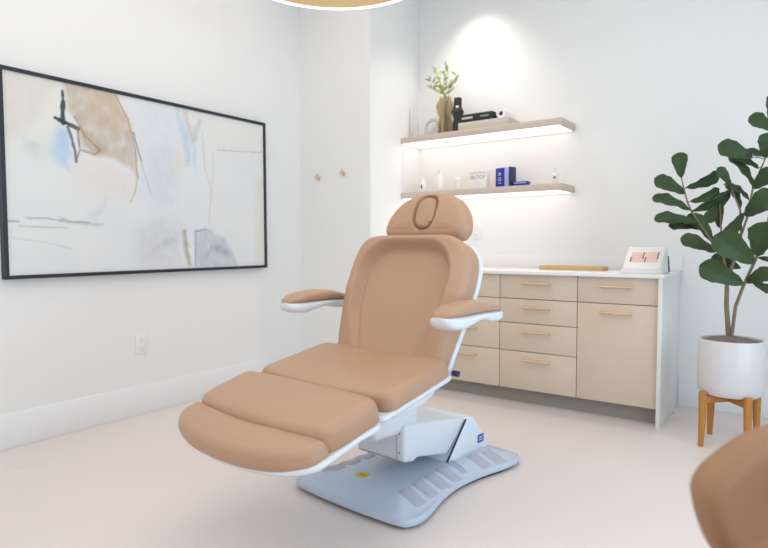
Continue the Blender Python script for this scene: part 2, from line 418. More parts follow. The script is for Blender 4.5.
# seat
SEAT = math.radians(10.0)
seat_out = smooth_loop([(-0.352, 0.035), (-0.25, 0.008), (0, -0.010), (0.25, 0.008), (0.352, 0.035), (0.362, 0.12), (0.358, 0.28), (0.345, 0.400), (0.25, 0.425), (0, 0.43), (-0.25, 0.425), (-0.345, 0.400), (-0.358, 0.28), (-0.362, 0.12)], 120)
seat_M = plane(-0.175, 0.482, SEAT)
def seat_d(x, y, z):
    if z < 0.05: return 0
    return -0.020 * math.exp(-((x / 0.2) ** 2 + ((y - 0.30) / 0.16) ** 2))
seat = cushion('seat_cushion', seat_out, 0.070, 0.034, 0.012, seat_M, M_leather, chair, rings=16, disp=seat_d)
secs = []
for y, hw, zl, zh, pw in ((-0.19, 0.300, 0.458, 0.468, 4), (-0.15, 0.330, 0.446, 0.476, 6), (0.0, 0.330, 0.444, 0.503, 6), (0.10, 0.320, 0.450, 0.520, 6), (0.17, 0.310, 0.466, 0.533, 6), (0.22, 0.305, 0.512, 0.543, 6), (0.25, 0.28, 0.540, 0.550, 4)):
    secs.append((y, 0, hw, zl, zh, pw))
loft('seat_tray', secs, M_shell, chair, n=48)
rail_M = plane(-0.175, 0.462, SEAT)
rail_out = round_poly([(-0.363, -0.02), (0.363, -0.02), (0.358, 0.425), (-0.358, 0.425)], 0.03, 6)
cushion('seat_rail', resample(rail_out, 100), 0.022, 0.006, 0, rail_M, M_shell, chair, rings=3)

# leg rest and foot rest
LEG = math.radians(13.5)
leg_M = plane(-0.452, 0.412, LEG)
leg_out = smooth_loop([(-0.352, 0.055), (-0.32, 0.012), (-0.2, -0.006), (0, -0.014), (0.2, -0.006), (0.32, 0.012), (0.352, 0.055), (0.360, 0.17), (0.352, 0.262), (0.25, 0.282), (0, 0.282), (-0.25, 0.282), (-0.352, 0.262), (-0.360, 0.17)], 120)
cushion('leg_cushion', leg_out, 0.088, 0.038, 0.010, leg_M, M_leather, chair, rings=14)
FOOT = math.radians(12.0)
foot_M = Matrix.Translation((-0.012, 0, 0)) @ plane(-0.452, 0.400, FOOT)
foot_out = smooth_loop([(0.360, -0.005), (0.352, 0.030), (0.25, 0.040), (0, 0.026), (-0.25, 0.040), (-0.352, 0.030), (-0.360, -0.005), (-0.352, -0.055), (-0.285, -0.108), (-0.15, -0.145), (0.0, -0.155), (0.15, -0.145), (0.285, -0.108), (0.352, -0.055)], 120)
cushion('foot_cushion', foot_out, 0.070, 0.036, 0.010, foot_M, M_leather, chair, rings=14)
rail2 = smooth_loop([(0.360, 0.255), (0.364, 0.15), (0.364, 0.02), (0.356, -0.045), (0.290, -0.100), (0.15, -0.136), (0.0, -0.147), (-0.15, -0.136), (-0.290, -0.100), (-0.356, -0.045), (-0.364, 0.02), (-0.364, 0.15), (-0.360, 0.255), (-0.2, 0.27), (0.2, 0.27)], 140)
cushion('leg_frame', rail2, 0.022, 0.008, 0, plane(-0.452, 0.391, LEG), M_shell, chair, rings=4)

# backrest
BK = math.radians(90 - 25.0)
bk_M = Matrix.Translation((0.018, 0, 0)) @ plane(0.258, 0.556, BK)
bk_out = resample(round_poly([(-0.290, 0.0), (0.290, 0.0), (0.336, 0.34), (0.328, 0.568), (-0.328, 0.568), (-0.336, 0.34)], [0.03, 0.03, 0.05, 0.165, 0.165, 0.05], 14), 220)
def arch(x, y):                          # signed distance-like value of the arched centre panel, >0 inside
    top, rc = 0.508, 0.14
    hw = 0.205 + 0.025 * min(1, max(0, y / 0.35)) - 0.055 * max(0.0, 1 - y / 0.22)
    if y > top - rc:
        dx = max(0, abs(x) - (hw - rc)); return rc - math.hypot(dx, y - (top - rc))
    return hw - abs(x)
def bk_d(x, y, z):
    if z < 0.035: return 0.0
    d = arch(x, y)
    t = min(1.0, max(0.0, (0.004 - d) / 0.045)); t = t * t * (3 - 2 * t)
    fade = min(1.0, max(0.12, y / 0.30))
    rim = min(1.0, max(0.0, (0.336 - abs(x)) / 0.09)); rim = rim ** 0.5
    h = 0.056 * t * fade * rim
    h -= 0.0045 * math.exp(-((d - 0.004) / 0.006) ** 2)
    h += 0.004 * math.exp(-((d - 0.03) / 0.02) ** 2) * 0
    return h * min(1, (z - 0.035) / 0.012)
back = cushion('backrest_cushion', bk_out, 0.062, 0.030, 0.0, bk_M, M_leather, chair, rings=60, disp=bk_d)
sh_out = resample(round_poly([(-0.297, -0.03), (0.297, -0.03), (0.342, 0.34), (0.334, 0.573), (-0.334, 0.573), (-0.342, 0.34)], [0.03, 0.03, 0.05, 0.165, 0.165, 0.05], 14), 120)
shell = cushion('backrest_shell', sh_out, 0.030, 0.008, 0.0, bk_M @ Matrix.Translation((0, 0, -0.027)), M_shell, chair, rings=4, bot_r=0.02)
bm = bmesh.new(); bmesh.ops.create_uvsphere(bm, u_segments=14, v_segments=10, radius=1, matrix=Matrix.Translation((0.322, 0.425, 0.985)) @ Matrix.Rotation(0.5, 4, 'X') @ Matrix.Diagonal((0.006, 0.009, 0.012, 1)))
tag(bm_obj('rivet', bm, M_white, back), 'small white button on the side bolster')
for sx in (1, -1):
    tube('hinge_knob', [(sx * 0.340, 0.262, 0.556), (sx * 0.366, 0.262, 0.556)], 0.012, M_navy, chair, 18)

# headrest, with its face opening
hd_M = Matrix.Translation((-0.004, 0, 0)) @ plane(0.568, 1.068, math.radians(90 - 22))
hd_out = smooth_loop([(-0.185, 0.005), (0.0, 0.0), (0.185, 0.005), (0.228, 0.03), (0.236, 0.075), (0.216, 0.135), (0.165, 0.195), (0.095, 0.230), (0.0, 0.240), (-0.095, 0.230), (-0.165, 0.195), (-0.216, 0.135), (-0.236, 0.075), (-0.228, 0.03)], 130)
def hole(x, y):                          # rounded-oval face opening
    return (abs(x / 0.066) ** 2.6 + abs((y - 0.130) / 0.086) ** 2.6) ** (1 / 2.6)
def hd_d(x, y, z):
    if z < 0.06: return 0.0
    t = min(1.0, max(0.0, (1.06 - hole(x, y)) / 0.16))
    return -0.030 * t * t * (3 - 2 * t)
head = cushion('headrest', hd_out, 0.085, 0.045, 0.010, hd_M, M_leather, chair, rings=64, disp=hd_d, bot_r=0.02)
def sgn_pow(v, p): return math.copysign(abs(v) ** p, v)
ins = [Vector((0.055 * sgn_pow(math.cos(a), 0.77), 0.130 + 0.074 * sgn_pow(math.sin(a), 0.77))) for a in [2 * PI * k / 72 for k in range(72)]]
plug = cushion('face_plug', ins, 0.026, 0.012, 0.004, hd_M @ Matrix.Translation((0, 0, 0.061)), M_leather, head, rings=6)
tg = [(0.026, 0.078), (0.056, 0.082), (0.052, 0.100), (0.032, 0.092)]
cushion('pull_tab', resample(round_poly(tg, 0.004, 4), 40), 0.007, 0.002, 0.0, hd_M @ Matrix.Translation((0, 0, 0.083)), M_leather, plug, rings=2, bot_r=0.001)
loft('headrest_bar', [(0.56, 0, 0.05, 1.02, 1.05, 4), (0.62, 0, 0.05, 1.10, 1.16, 4), (0.63, 0, 0.05, 1.14, 1.18, 4)], M_shell, chair)

# armrests
for sx in (1, -1):
    S = Matrix.Diagonal((sx, 1, 1, 1))
    xc = 0.425
    pad = [(0.042, xc, 0.020, 0.803, 0.809, 2), (0.052, xc, 0.038, 0.801, 0.824, 2.3), (0.08, xc, 0.050, 0.800, 0.838, 2.5), (0.13, xc, 0.056, 0.800, 0.850, 2.5), (0.21, xc, 0.056, 0.802, 0.857, 2.5),
           (0.29, xc, 0.053, 0.802, 0.853, 2.5), (0.36, xc, 0.048, 0.801, 0.840, 2.5), (0.42, xc, 0.042, 0.799, 0.824, 2.3), (0.452, xc, 0.022, 0.797, 0.807, 2)]
    a = loft('armrest', pad, M_leather, chair, 32, S)
    shl = [(0.038, xc, 0.022, 0.786, 0.806, 2), (0.050, xc, 0.044, 0.768, 0.807, 3), (0.08, xc, 0.056, 0.757, 0.808, 3), (0.13, xc, 0.061, 0.753, 0.807, 3), (0.19, xc, 0.060, 0.764, 0.807, 3), (0.24, xc, 0.058, 0.777, 0.807, 3),
           (0.29, xc, 0.056, 0.776, 0.807, 3), (0.34, xc, 0.052, 0.762, 0.806, 3), (0.40, xc, 0.047, 0.756, 0.804, 3), (0.44, xc, 0.038, 0.764, 0.802, 3), (0.458, xc, 0.022, 0.777, 0.800, 2)]
    loft('armrest_shell', shl, M_shell, a, 32, S)
    tube('armrest_bracket', [(sx * 0.335, 0.40, 0.780), (sx * 0.385, 0.385, 0.785), (sx * 0.42, 0.37, 0.785)], [0.018, 0.018, 0.018], M_shell, a, 16)
    if sx > 0: tube('pivot_knob', [(sx * 0.415, 0.265, 0.762), (sx * 0.415, 0.265, 0.785)], 0.012, M_blackp, a, 16)

# ---------------------------------------------------------------- cabinets
D, DK, ZB, ZD = -0.5746, -0.509, 0.868, 0.0991
ZS = [0.868, 0.7061, 0.5441, 0.3562, 0.0991]
def handle(parent, xc, z):
    bm = bmesh.new(); h = 0.094
    add_tube(bm, [(xc - h, D - 0.028, z), (xc + h, D - 0.028, z)], 0.0075, 14)
    for s in (-1, 1): add_tube(bm, [(xc + s * (h - 0.012), D - 0.028, z), (xc + s * (h - 0.012), D + 0.001, z)], 0.006, 10)
    bm_obj('handle', bm, M_brass, parent)
def cabinet(x0, x1, fronts, label, hz):
    t = thing('base_cabinet', label, 'cabinet', ((x0 + x1) / 2, D / 2, 0), 0, 'base cabinets along the back wall')
    def loc(o): o.matrix_parent_inverse = Matrix.Translation((-(x0 + x1) / 2, -D / 2, 0)); return o
    loc(box('carcass', x0, x1, D + 0.021, -0.002, ZD - 0.003, ZB, M_dark, t))
    loc(box('toe_kick', x0, x1, DK, DK + 0.018, 0.0, ZD - 0.003, M_kick, t))
    g = 0.0022
    for (za, zb, kind), z in zip(fronts, hz):
        f = loc(box(kind, x0 + g, x1 - g, D, D + 0.020, za + g, zb - g, M_front, t, bev=0.0012))
        hb = handle(f, (x0 + x1) / 2, z)
    return t
def cab_handle_fix(): pass
dr = [(ZS[i + 1], ZS[i], 'drawer') for i in range(4)]
HZ = [0.811, 0.651, 0.489, 0.301]
cabinet(0.742, 1.203, dr, 'greige four-drawer base cabinet at the left end, hidden behind the treatment chair', HZ)
cabinet(1.203, 1.724, dr, 'greige four-drawer base cabinet just right of the treatment chair back, partly hidden by it', HZ)
cabinet(1.724, 2.2454, dr, 'fully visible greige four-drawer base cabinet in the middle of the run', HZ)
cd = cabinet(2.2454, 2.7128, [(ZS[1], ZS[0], 'drawer'), (ZD, ZS[1], 'door')], 'greige base cabinet with one drawer over a tall door, at the right end', [0.809, 0.651])
ep = box('end_panel', 2.7135, 2.7355, -0.600, -0.002, 0.0, ZB, M_panel, cd, bev=0.001)
ep.matrix_parent_inverse = Matrix.Translation((-(2.2454 + 2.7128) / 2, -D / 2, 0))
ct = box('countertop', 0.7225, 2.748, -0.606, -0.001, 0.8683, 0.8915, M_quartz, None, bev=0.002)
tag(ct, 'white quartz countertop running along the greige base cabinets', 'countertop')
box('backsplash', 0.7225, 2.748, -0.021, -0.001, 0.8915, 0.990, M_quartz, ct, bev=0.002)
CT = 0.8915

# ---------------------------------------------------------------- floating shelves with LED strips
SD, SR, ST1, ST2, STH = -0.2862, 2.0356, 1.9237, 1.483, 0.0456
def shelf(z, label):
    s = thing('floating_shelf', label, 'shelf', (1.38, 0, z - STH), 0, 'floating oak shelves')
    inv = Matrix.Translation((-1.38, 0, -(z - STH)))
    b = box('board', 0.7225, SR, SD, -0.001, z - STH, z, M_oak, s, bev=0.0015); b.matrix_parent_inverse = inv
    ch = box('light_channel', 0.73, SR - 0.018, SD + 0.006, -0.012, z - STH - 0.003, z - STH - 0.0002, M_white, s); ch.matrix_parent_inverse = inv
    l = box('led_strip', 0.735, SR - 0.022, SD + 0.009, -0.015, z - STH - 0.0062, z - STH - 0.003, M_led, s); l.matrix_parent_inverse = inv
shelf(ST1, 'upper pale oak floating shelf holding a vase, a black bottle and books')
shelf(ST2, 'lower pale oak floating shelf holding small boxes and bottles')

# upper shelf: vase with sprigs, glass vase, arch, black bottle, book, rolled paper
vz = ST1
vase = thing('vase', 'smoky brown hourglass glass vase holding pale green sprigs on upper shelf', 'vase', (1.050, -0.14, vz))
vp = [(0.0, 0.004), (0.052, 0.0), (0.060, 0.006), (0.062, 0.06), (0.058, 0.105), (0.050, 0.135), (0.046, 0.150), (0.055, 0.168), (0.068, 0.195), (0.073, 0.225), (0.068, 0.255), (0.052, 0.278), (0.046, 0.288), (0.046, 0.302), (0.041, 0.302), (0.041, 0.288), (0.047, 0.276), (0.063, 0.253), (0.068, 0.225), (0.063, 0.196), (0.050, 0.172), (0.040, 0.150), (0.046, 0.132), (0.053, 0.104), (0.057, 0.06), (0.055, 0.012), (0.0, 0.010)]
lathe('glass_body', vp, M_smoke, vase, 40)
sprig = thing('foliage_sprigs', 'loose pale green leafy sprigs standing in the smoky brown vase', 'sprigs', (1.055, -0.14, vz + 0.30))
rr = random.Random(5)
def small_leaf(bm, p, d, L, W, roll):
    d = Vector(d).normalized(); s = d.cross(Vector((0, 0, 1)) if abs(d.z) < 0.95 else Vector((1, 0, 0))).normalized(); n = s.cross(d)
    s, n = s * math.cos(roll) + n * math.sin(roll), n * math.cos(roll) - s * math.sin(roll)
    rows = []
    for i in range(6):
        t = i / 5; w = W * math.sin(PI * min(0.985, max(0.02, t)) ** 0.85) * 0.5; c = Vector(p) + d * (L * t) - n * (0.15 * L * t * t)
        rows.append((bm.verts.new(c - s * w + n * w * 0.25), bm.verts.new(c), bm.verts.new(c + s * w + n * w * 0.25)))
    for a, b in zip(rows, rows[1:]):
        bm.faces.new((a[0], a[1], b[1], b[0])); bm.faces.new((a[1], a[2], b[2], b[1]))
for k, (tx, ty, tz) in enumerate([(-0.155, 0.01, 0.165), (-0.09, -0.03, 0.235), (-0.03, 0.02, 0.20), (0.025, -0.02, 0.225), (0.085, 0.03, 0.18), (-0.06, 0.05, 0.10), (0.05, 0.05, 0.12), (-0.115, -0.04, 0.085)]):
    base_p = Vector((0.02 * math.cos(k * 2.4), 0.02 * math.sin(k * 2.4), -0.26)); tip = Vector((tx, ty, tz))
    neck = Vector((0.015 * math.cos(k * 1.7), 0.015 * math.sin(k * 1.7), -0.01))
    pts = [base_p, neck, neck.lerp(tip, 0.5) + Vector((0, 0, 0.02)), tip]
    st = tube('stem', pts, [0.0022, 0.002, 0.0017, 0.001], M_stem, sprig, 6)
    bm = bmesh.new()
    for j in range(9):
        t = 0.25 + 0.75 * j / 8; q = pts[1].lerp(pts[2], t * 2) if t < 0.5 else pts[2].lerp(pts[3], t * 2 - 1)
        a = rr.uniform(0, 2 * PI); dd = (tip - neck).normalized() * 0.6 + Vector((math.cos(a), math.sin(a) * 0.7, rr.uniform(-0.1, 0.5)))
        small_leaf(bm, q, dd, rr.uniform(0.035, 0.060), rr.uniform(0.016, 0.026), rr.uniform(0, 6))
    py = bm_obj('sprig_leaves', bm, M_sprig, st)
gv = lathe('slim_vase', [(0, 0.004), (0.024, 0.0), (0.027, 0.006), (0.022, 0.16), (0.012, 0.33), (0.010, 0.37), (0.008, 0.37), (0.010, 0.33), (0.020, 0.16), (0.024, 0.012), (0, 0.010)], M_glass, None, 28, c=(0, 0, 0))
gv.location = (0.792, -0.17, vz); tag(gv, 'tall slim clear glass vase against the white return wall on upper shelf', 'vase')
bm = bmesh.new(); arcp = [(0.062 * math.cos(a), 0, 0.085 + 0.062 * math.sin(a) * 1.0) if 0 <= a <= PI else None for a in [PI * k / 24 for k in range(25)]]
add_tube(bm, [(0.062, 0, 0.0)] + arcp + [(-0.062, 0, 0.0)], 0.012, 12)
ar = bm_obj('arch_ornament', bm, M_ceramic); ar.location = (0.915, -0.11, vz); tag(ar, 'small white arch ornament left of the smoky brown vase', 'ornament')
# black bottle: an angular faceted body
bb = thing('black_bottle', 'matte black angular bottle with square neck beside the brown vase', 'bottle', (1.168, -0.15, vz))
bp_ = [(0, 0), (0.040, 0), (0.042, 0.005), (0.042, 0.085), (0.032, 0.115), (0.050, 0.172), (0.049, 0.178), (0.036, 0.196), (0.033, 0.215), (0, 0.215)]
lathe('bottle_body', bp_, M_blk, bb, 8)
lathe('bottle_neck', [(0, 0.213), (0.031, 0.213), (0.031, 0.272), (0.028, 0.278), (0, 0.278)], M_blk, bb, 24)
bm = bmesh.new(); add_box(bm, 0.002, 0.026, -0.0365, -0.033, 0.196, 0.213, 0.001); bm_obj('bottle_label', bm, mat('silver_label', (0.75, 0.77, 0.8), 0.3), bb)
# books lying flat
bk = thing('black_book', 'large black hardback book lying flat beside the black bottle', 'book', (1.37, -0.15, vz))
box('cover', -0.140, 0.145, -0.115, 0.115, 0.0585, 0.116, M_blk, bk, bev=0.002)
bm = bmesh.new(); add_box(bm, -0.105, -0.015, -0.1160, -0.1140, 0.080, 0.096); bm_obj('spine_lettering', bm, mat('spine_ink', (0.55, 0.53, 0.56), 0.5), bk)
bm = bmesh.new(); add_box(bm, 0.045, 0.115, -0.1160, -0.1140, 0.084, 0.094); bm_obj('spine_lettering', bm, mat('spine_ink_dim', (0.30, 0.29, 0.31), 0.5), bk)
b2 = thing('beige_book', 'pale beige book lying flat under the black book', 'book', (1.40, -0.15, vz))
box('cover', -0.165, 0.235, -0.118, 0.12, 0.0, 0.058, mat('pale_beige_card', (0.60, 0.54, 0.46), 0.6), b2, bev=0.002)
rl = thing('paper_roll', 'small white roll with a dark hole lying at the right end of the black book', 'roll', (1.565, -0.15, vz + 0.0965))
Mr = Matrix.Translation((0, 0, 0)) @ Matrix.Rotation(math.radians(18), 4, 'Y')
bm = bmesh.new(); add_lathe(bm, [(0.016, -0.08), (0.036, -0.08), (0.038, -0.07), (0.038, 0.07), (0.036, 0.08), (0.016, 0.08)], 32, close=True)
bmesh.ops.transform(bm, matrix=Mr @ Matrix.Rotation(PI / 2, 4, 'X'), verts=bm.verts[:]); bm_obj('sheet', bm, M_paper, rl)
bm = bmesh.new(); add_lathe(bm, [(0, -0.074), (0.0158, -0.074), (0.0158, 0.074), (0, 0.074)], 24); bmesh.ops.transform(bm, matrix=Mr @ Matrix.Rotation(PI / 2, 4, 'X'), verts=bm.verts[:]); bm_obj('core', bm, M_blackp, rl)

# lower shelf
lz = ST2
FT = Matrix.Rotation(PI / 2, 4, 'X')                       # text facing -Y
tb = thing('white_tube', 'white bottle with a slim black drop mark at the left end of lower shelf', 'bottle', (0.855, -0.16, lz))
lathe('bottle_body', [(0, 0), (0.026, 0), (0.028, 0.003), (0.028, 0.085), (0.022, 0.094), (0, 0.094)], M_white, tb, 28)
lathe('bottle_cap', [(0, 0.094), (0.014, 0.094), (0.014, 0.118), (0.012, 0.121), (0, 0.121)], M_white, tb, 24)
bm = bmesh.new(); add_lathe(bm, [(0, 0.030), (0.006, 0.038), (0.0075, 0.046), (0.004, 0.064), (0, 0.078)], 14, c=(0.003, -0.0275, 0)); bmesh.ops.scale(bm, vec=(1, 0.25, 1), space=Matrix.Translation((0, 0.0275, 0)), verts=bm.verts[:]); bm_obj('drop_mark', bm, M_blackp, tb)
pb = thing('pump_bottle', 'tall white pump bottle on lower shelf, left of the white printed box', 'bottle', (1.010, -0.15, lz))
lathe('bottle_body', [(0, 0), (0.026, 0), (0.028, 0.003), (0.028, 0.115), (0.020, 0.128), (0.010, 0.132), (0, 0.132)], M_white, pb, 28)
bm = bmesh.new(); add_lathe(bm, [(0, 0.131), (0.006, 0.131), (0.006, 0.152), (0.013, 0.154), (0.013, 0.164), (0, 0.166)], 18); add_box(bm, -0.030, 0.0, -0.005, 0.005, 0.155, 0.163, 0.002); bm_obj('pump', bm, M_white, pb)
jr = thing('white_jar', 'short white jar standing between pump bottle and printed box', 'jar', (1.172, -0.15, lz))
lathe('jar_body', [(0, 0), (0.025, 0), (0.027, 0.003), (0.027, 0.075), (0, 0.075)], M_white, jr, 28)
lathe('lid', [(0, 0.076), (0.026, 0.076), (0.0275, 0.079), (0.0275, 0.100), (0.025, 0.104), (0, 0.104)], M_white, jr, 28)
wb = thing('white_box', 'white carton with grey lettering on lower shelf, left of the blue carton', 'box', (1.359, -0.15, lz))
box('carton', -0.068, 0.068, -0.03, 0.03, 0, 0.138, M_paper, wb, bev=0.001)
box('printed_band', -0.0685, 0.0685, -0.0305, -0.0295, 0.118, 0.135, mat('pale_grey_print', (0.66, 0.65, 0.64), 0.6), wb)
text_mesh('lettering', 'BLOOF', 0.040, M_grey_ink, wb, Matrix.Translation((0, -0.0306, 0.092)) @ FT)
text_mesh('small_print', 'I L I I', 0.026, mat('faint_print', (0.6, 0.6, 0.6), 0.6), wb, Matrix.Translation((0, -0.0306, 0.050)) @ FT)
bx = thing('blue_box', 'upright cobalt blue carton with white vertical lettering and lilac side', 'box', (1.552, -0.135, lz))
Rz = Matrix.Rotation(math.radians(-14), 4, 'Z')
box('carton', -0.052, 0.030, -0.035, 0.035, 0, 0.150, M_blue, bx, bev=0.001, M=Rz)
box('lilac_face', 0.0305, 0.068, -0.035, 0.035, 0, 0.150, M_lilac, bx, bev=0.001, M=Rz)
box('dark_edge', 0.069, 0.084, -0.034, 0.034, 0, 0.152, M_navy, bx, bev=0.001, M=Rz)
text_mesh('lettering', 'I O X', 0.036, M_paper, bx, Rz @ Matrix.Translation((-0.012, -0.0356, 0.076)) @ FT @ Matrix.Rotation(PI / 2, 4, 'Z'))
bl = thing('small_blue_box', 'small blue carton lying flat right of the upright blue carton', 'box', (1.700, -0.15, lz))
box('carton', -0.058, 0.052, -0.03, 0.03, 0, 0.040, M_blue, bl, bev=0.001)
box('printed_band', -0.050, 0.046, -0.0305, -0.0298, 0.026, 0.034, M_lilac, bl)
sb = thing('small_bottle', 'small white bottle with a dark dot at the right end of lower shelf', 'bottle', (1.945, -0.15, lz))
lathe('bottle_body', [(0, 0), (0.019, 0), (0.021, 0.003), (0.021, 0.072), (0.012, 0.084), (0, 0.084)], M_white, sb, 24)
lathe('bottle_cap', [(0, 0.084), (0.011, 0.084), (0.011, 0.118), (0, 0.120)], M_glass, sb, 20)
bm = bmesh.new(); add_lathe(bm, [(0, -0.004), (0.008, -0.002), (0.008, 0.002), (0, 0.004)], 18); bmesh.ops.transform(bm, matrix=Matrix.Translation((0.004, -0.0195, 0.052)) @ FT, verts=bm.verts[:]); bm_obj('dot_mark', bm, M_navy, sb)

# ---------------------------------------------------------------- on the countertop
ty = -0.30
tr = thing('bamboo_tray', 'long narrow bamboo tray lying on the white countertop', 'tray', (2.115, -0.26, CT + 0.0005), math.radians(-3))
box('tray_floor', -0.215, 0.215, -0.055, 0.055, 0.0, 0.007, M_bamboo, tr, bev=0.002)
for n_, a in (('tray_rim', (-0.215, 0.215, -0.060, -0.050)), ('tray_rim', (-0.215, 0.215, 0.050, 0.060)), ('tray_rim', (-0.218, -0.208, -0.060, 0.060)), ('tray_rim', (0.208, 0.218, -0.060, 0.060))):
    box(n_, a[0], a[1], a[2], a[3], 0.0, 0.026, M_bamboo, tr, bev=0.002)
ds = thing('display_stand', 'white wedge countertop stand showing two pink skin photographs', 'display stand', (2.615, -0.44, CT + 0.0005), math.radians(-3))
wp = [(-0.105, 0.0), (-0.110, 0.020), (0.015, 0.152), (0.045, 0.158), (0.085, 0.0)]
st_ = prism('stand_body', wp, -0.108, 0.108, M_paper, ds, bev=0.004)
SL = plane(-0.110, 0.020, math.atan2(0.132, 0.125))
box('face_card', -0.104, 0.104, 0.006, 0.176, 0.0, 0.004, M_paper, ds, bev=0.001, M=SL)
box('base_lip', -0.115, 0.115, -0.122, -0.098, 0.0, 0.024, M_paper, ds, bev=0.003)
M_skin = mat('skin_print', (0.84, 0.57, 0.49), 0.5, var=0.12, vscale=30)
M_hair = mat('hair_print', (0.25, 0.16, 0.15), 0.5)
for k, xx in enumerate((-0.078, 0.003)):
    ph = box('photo_print', xx, xx + 0.076, 0.060, 0.140, 0.0038, 0.0050, M_skin, ds, M=SL)
    bm = bmesh.new(); add_box(bm, xx, xx + 0.009, 0.060, 0.100, 0.0049, 0.0054, M=SL); bm_obj('hair_area', bm, M_hair, ph)
    bm = bmesh.new(); add_box(bm, xx + 0.068, xx + 0.076, 0.085, 0.140, 0.0049, 0.0054, M=SL); bm_obj('hair_area', bm, M_hair, ph)
prism('stand_back', [(0.070, 0.004), (0.048, 0.100), (0.062, 0.105), (0.100, 0.004)], -0.100, 0.112, M_navy, ds, bev=0.003)

# ---------------------------------------------------------------- wall pieces
def outlet(label, loc, rz, w, h, slots=True):
    t = thing('wall_outlet', label, 'outlet', loc, rz, None)
    box('cover_plate', -w / 2, w / 2, -0.007, 0.0, -h / 2, h / 2, M_white, t, bev=0.003)
    for s in (1, -1):
        f = box('socket', -0.017, 0.017, -0.0095, -0.006, s * h * 0.21 - 0.018, s * h * 0.21 + 0.018, M_white, t, bev=0.004)
        bm = bmesh.new()
        for xx in (-0.007, 0.007): add_box(bm, xx - 0.0011, xx + 0.0011, -0.0098, -0.0085, s * h * 0.21 - 0.004, s * h * 0.21 + 0.006)
        add_tube(bm, [(0, -0.0099, s * h * 0.21 - 0.010), (0, -0.0085, s * h * 0.21 - 0.010)], 0.0022, 10)
        bm_obj('slot', bm, mat('slot_grey', (0.35, 0.35, 0.36), 0.6), f)
outlet('white wall outlet on the left wall below the abstract painting', (0.0, -2.15, 0.447), PI / 2, 0.080, 0.130)
outlet('white wall outlet on the back wall beside the headrest, above the countertop', (1.262, 0.0, 1.172), 0.0, 0.080, 0.130)
def hook(x, z, label):
    t = thing('wall_hook', label, 'hook', (x, GY, z), 0, 'brass wall hooks')
    bm = bmesh.new(); add_lathe(bm, [(0, 0), (0.017, 0), (0.017, 0.004), (0.014, 0.006), (0, 0.006)], 24); bmesh.ops.transform(bm, matrix=Matrix.Rotation(PI / 2, 4, 'X'), verts=bm.verts[:]); bm_obj('rosette', bm, M_brass, t)
    tube('prong', [(0, -0.005, 0.0), (0, -0.030, -0.010), (0, -0.042, -0.004), (0, -0.046, 0.014)], [0.006, 0.0055, 0.006, 0.0075], M_brass, t, 12)
    tube('prong', [(0, -0.005, 0.004), (0, -0.022, 0.022), (0, -0.030, 0.034)], [0.005, 0.005, 0.0065], M_brass, t, 12)
hook(0.207, 1.598, 'brass hook on the grey corner wall, nearer to the painting')
hook(0.467, 1.615, 'brass hook on the grey corner wall, farther from the painting')

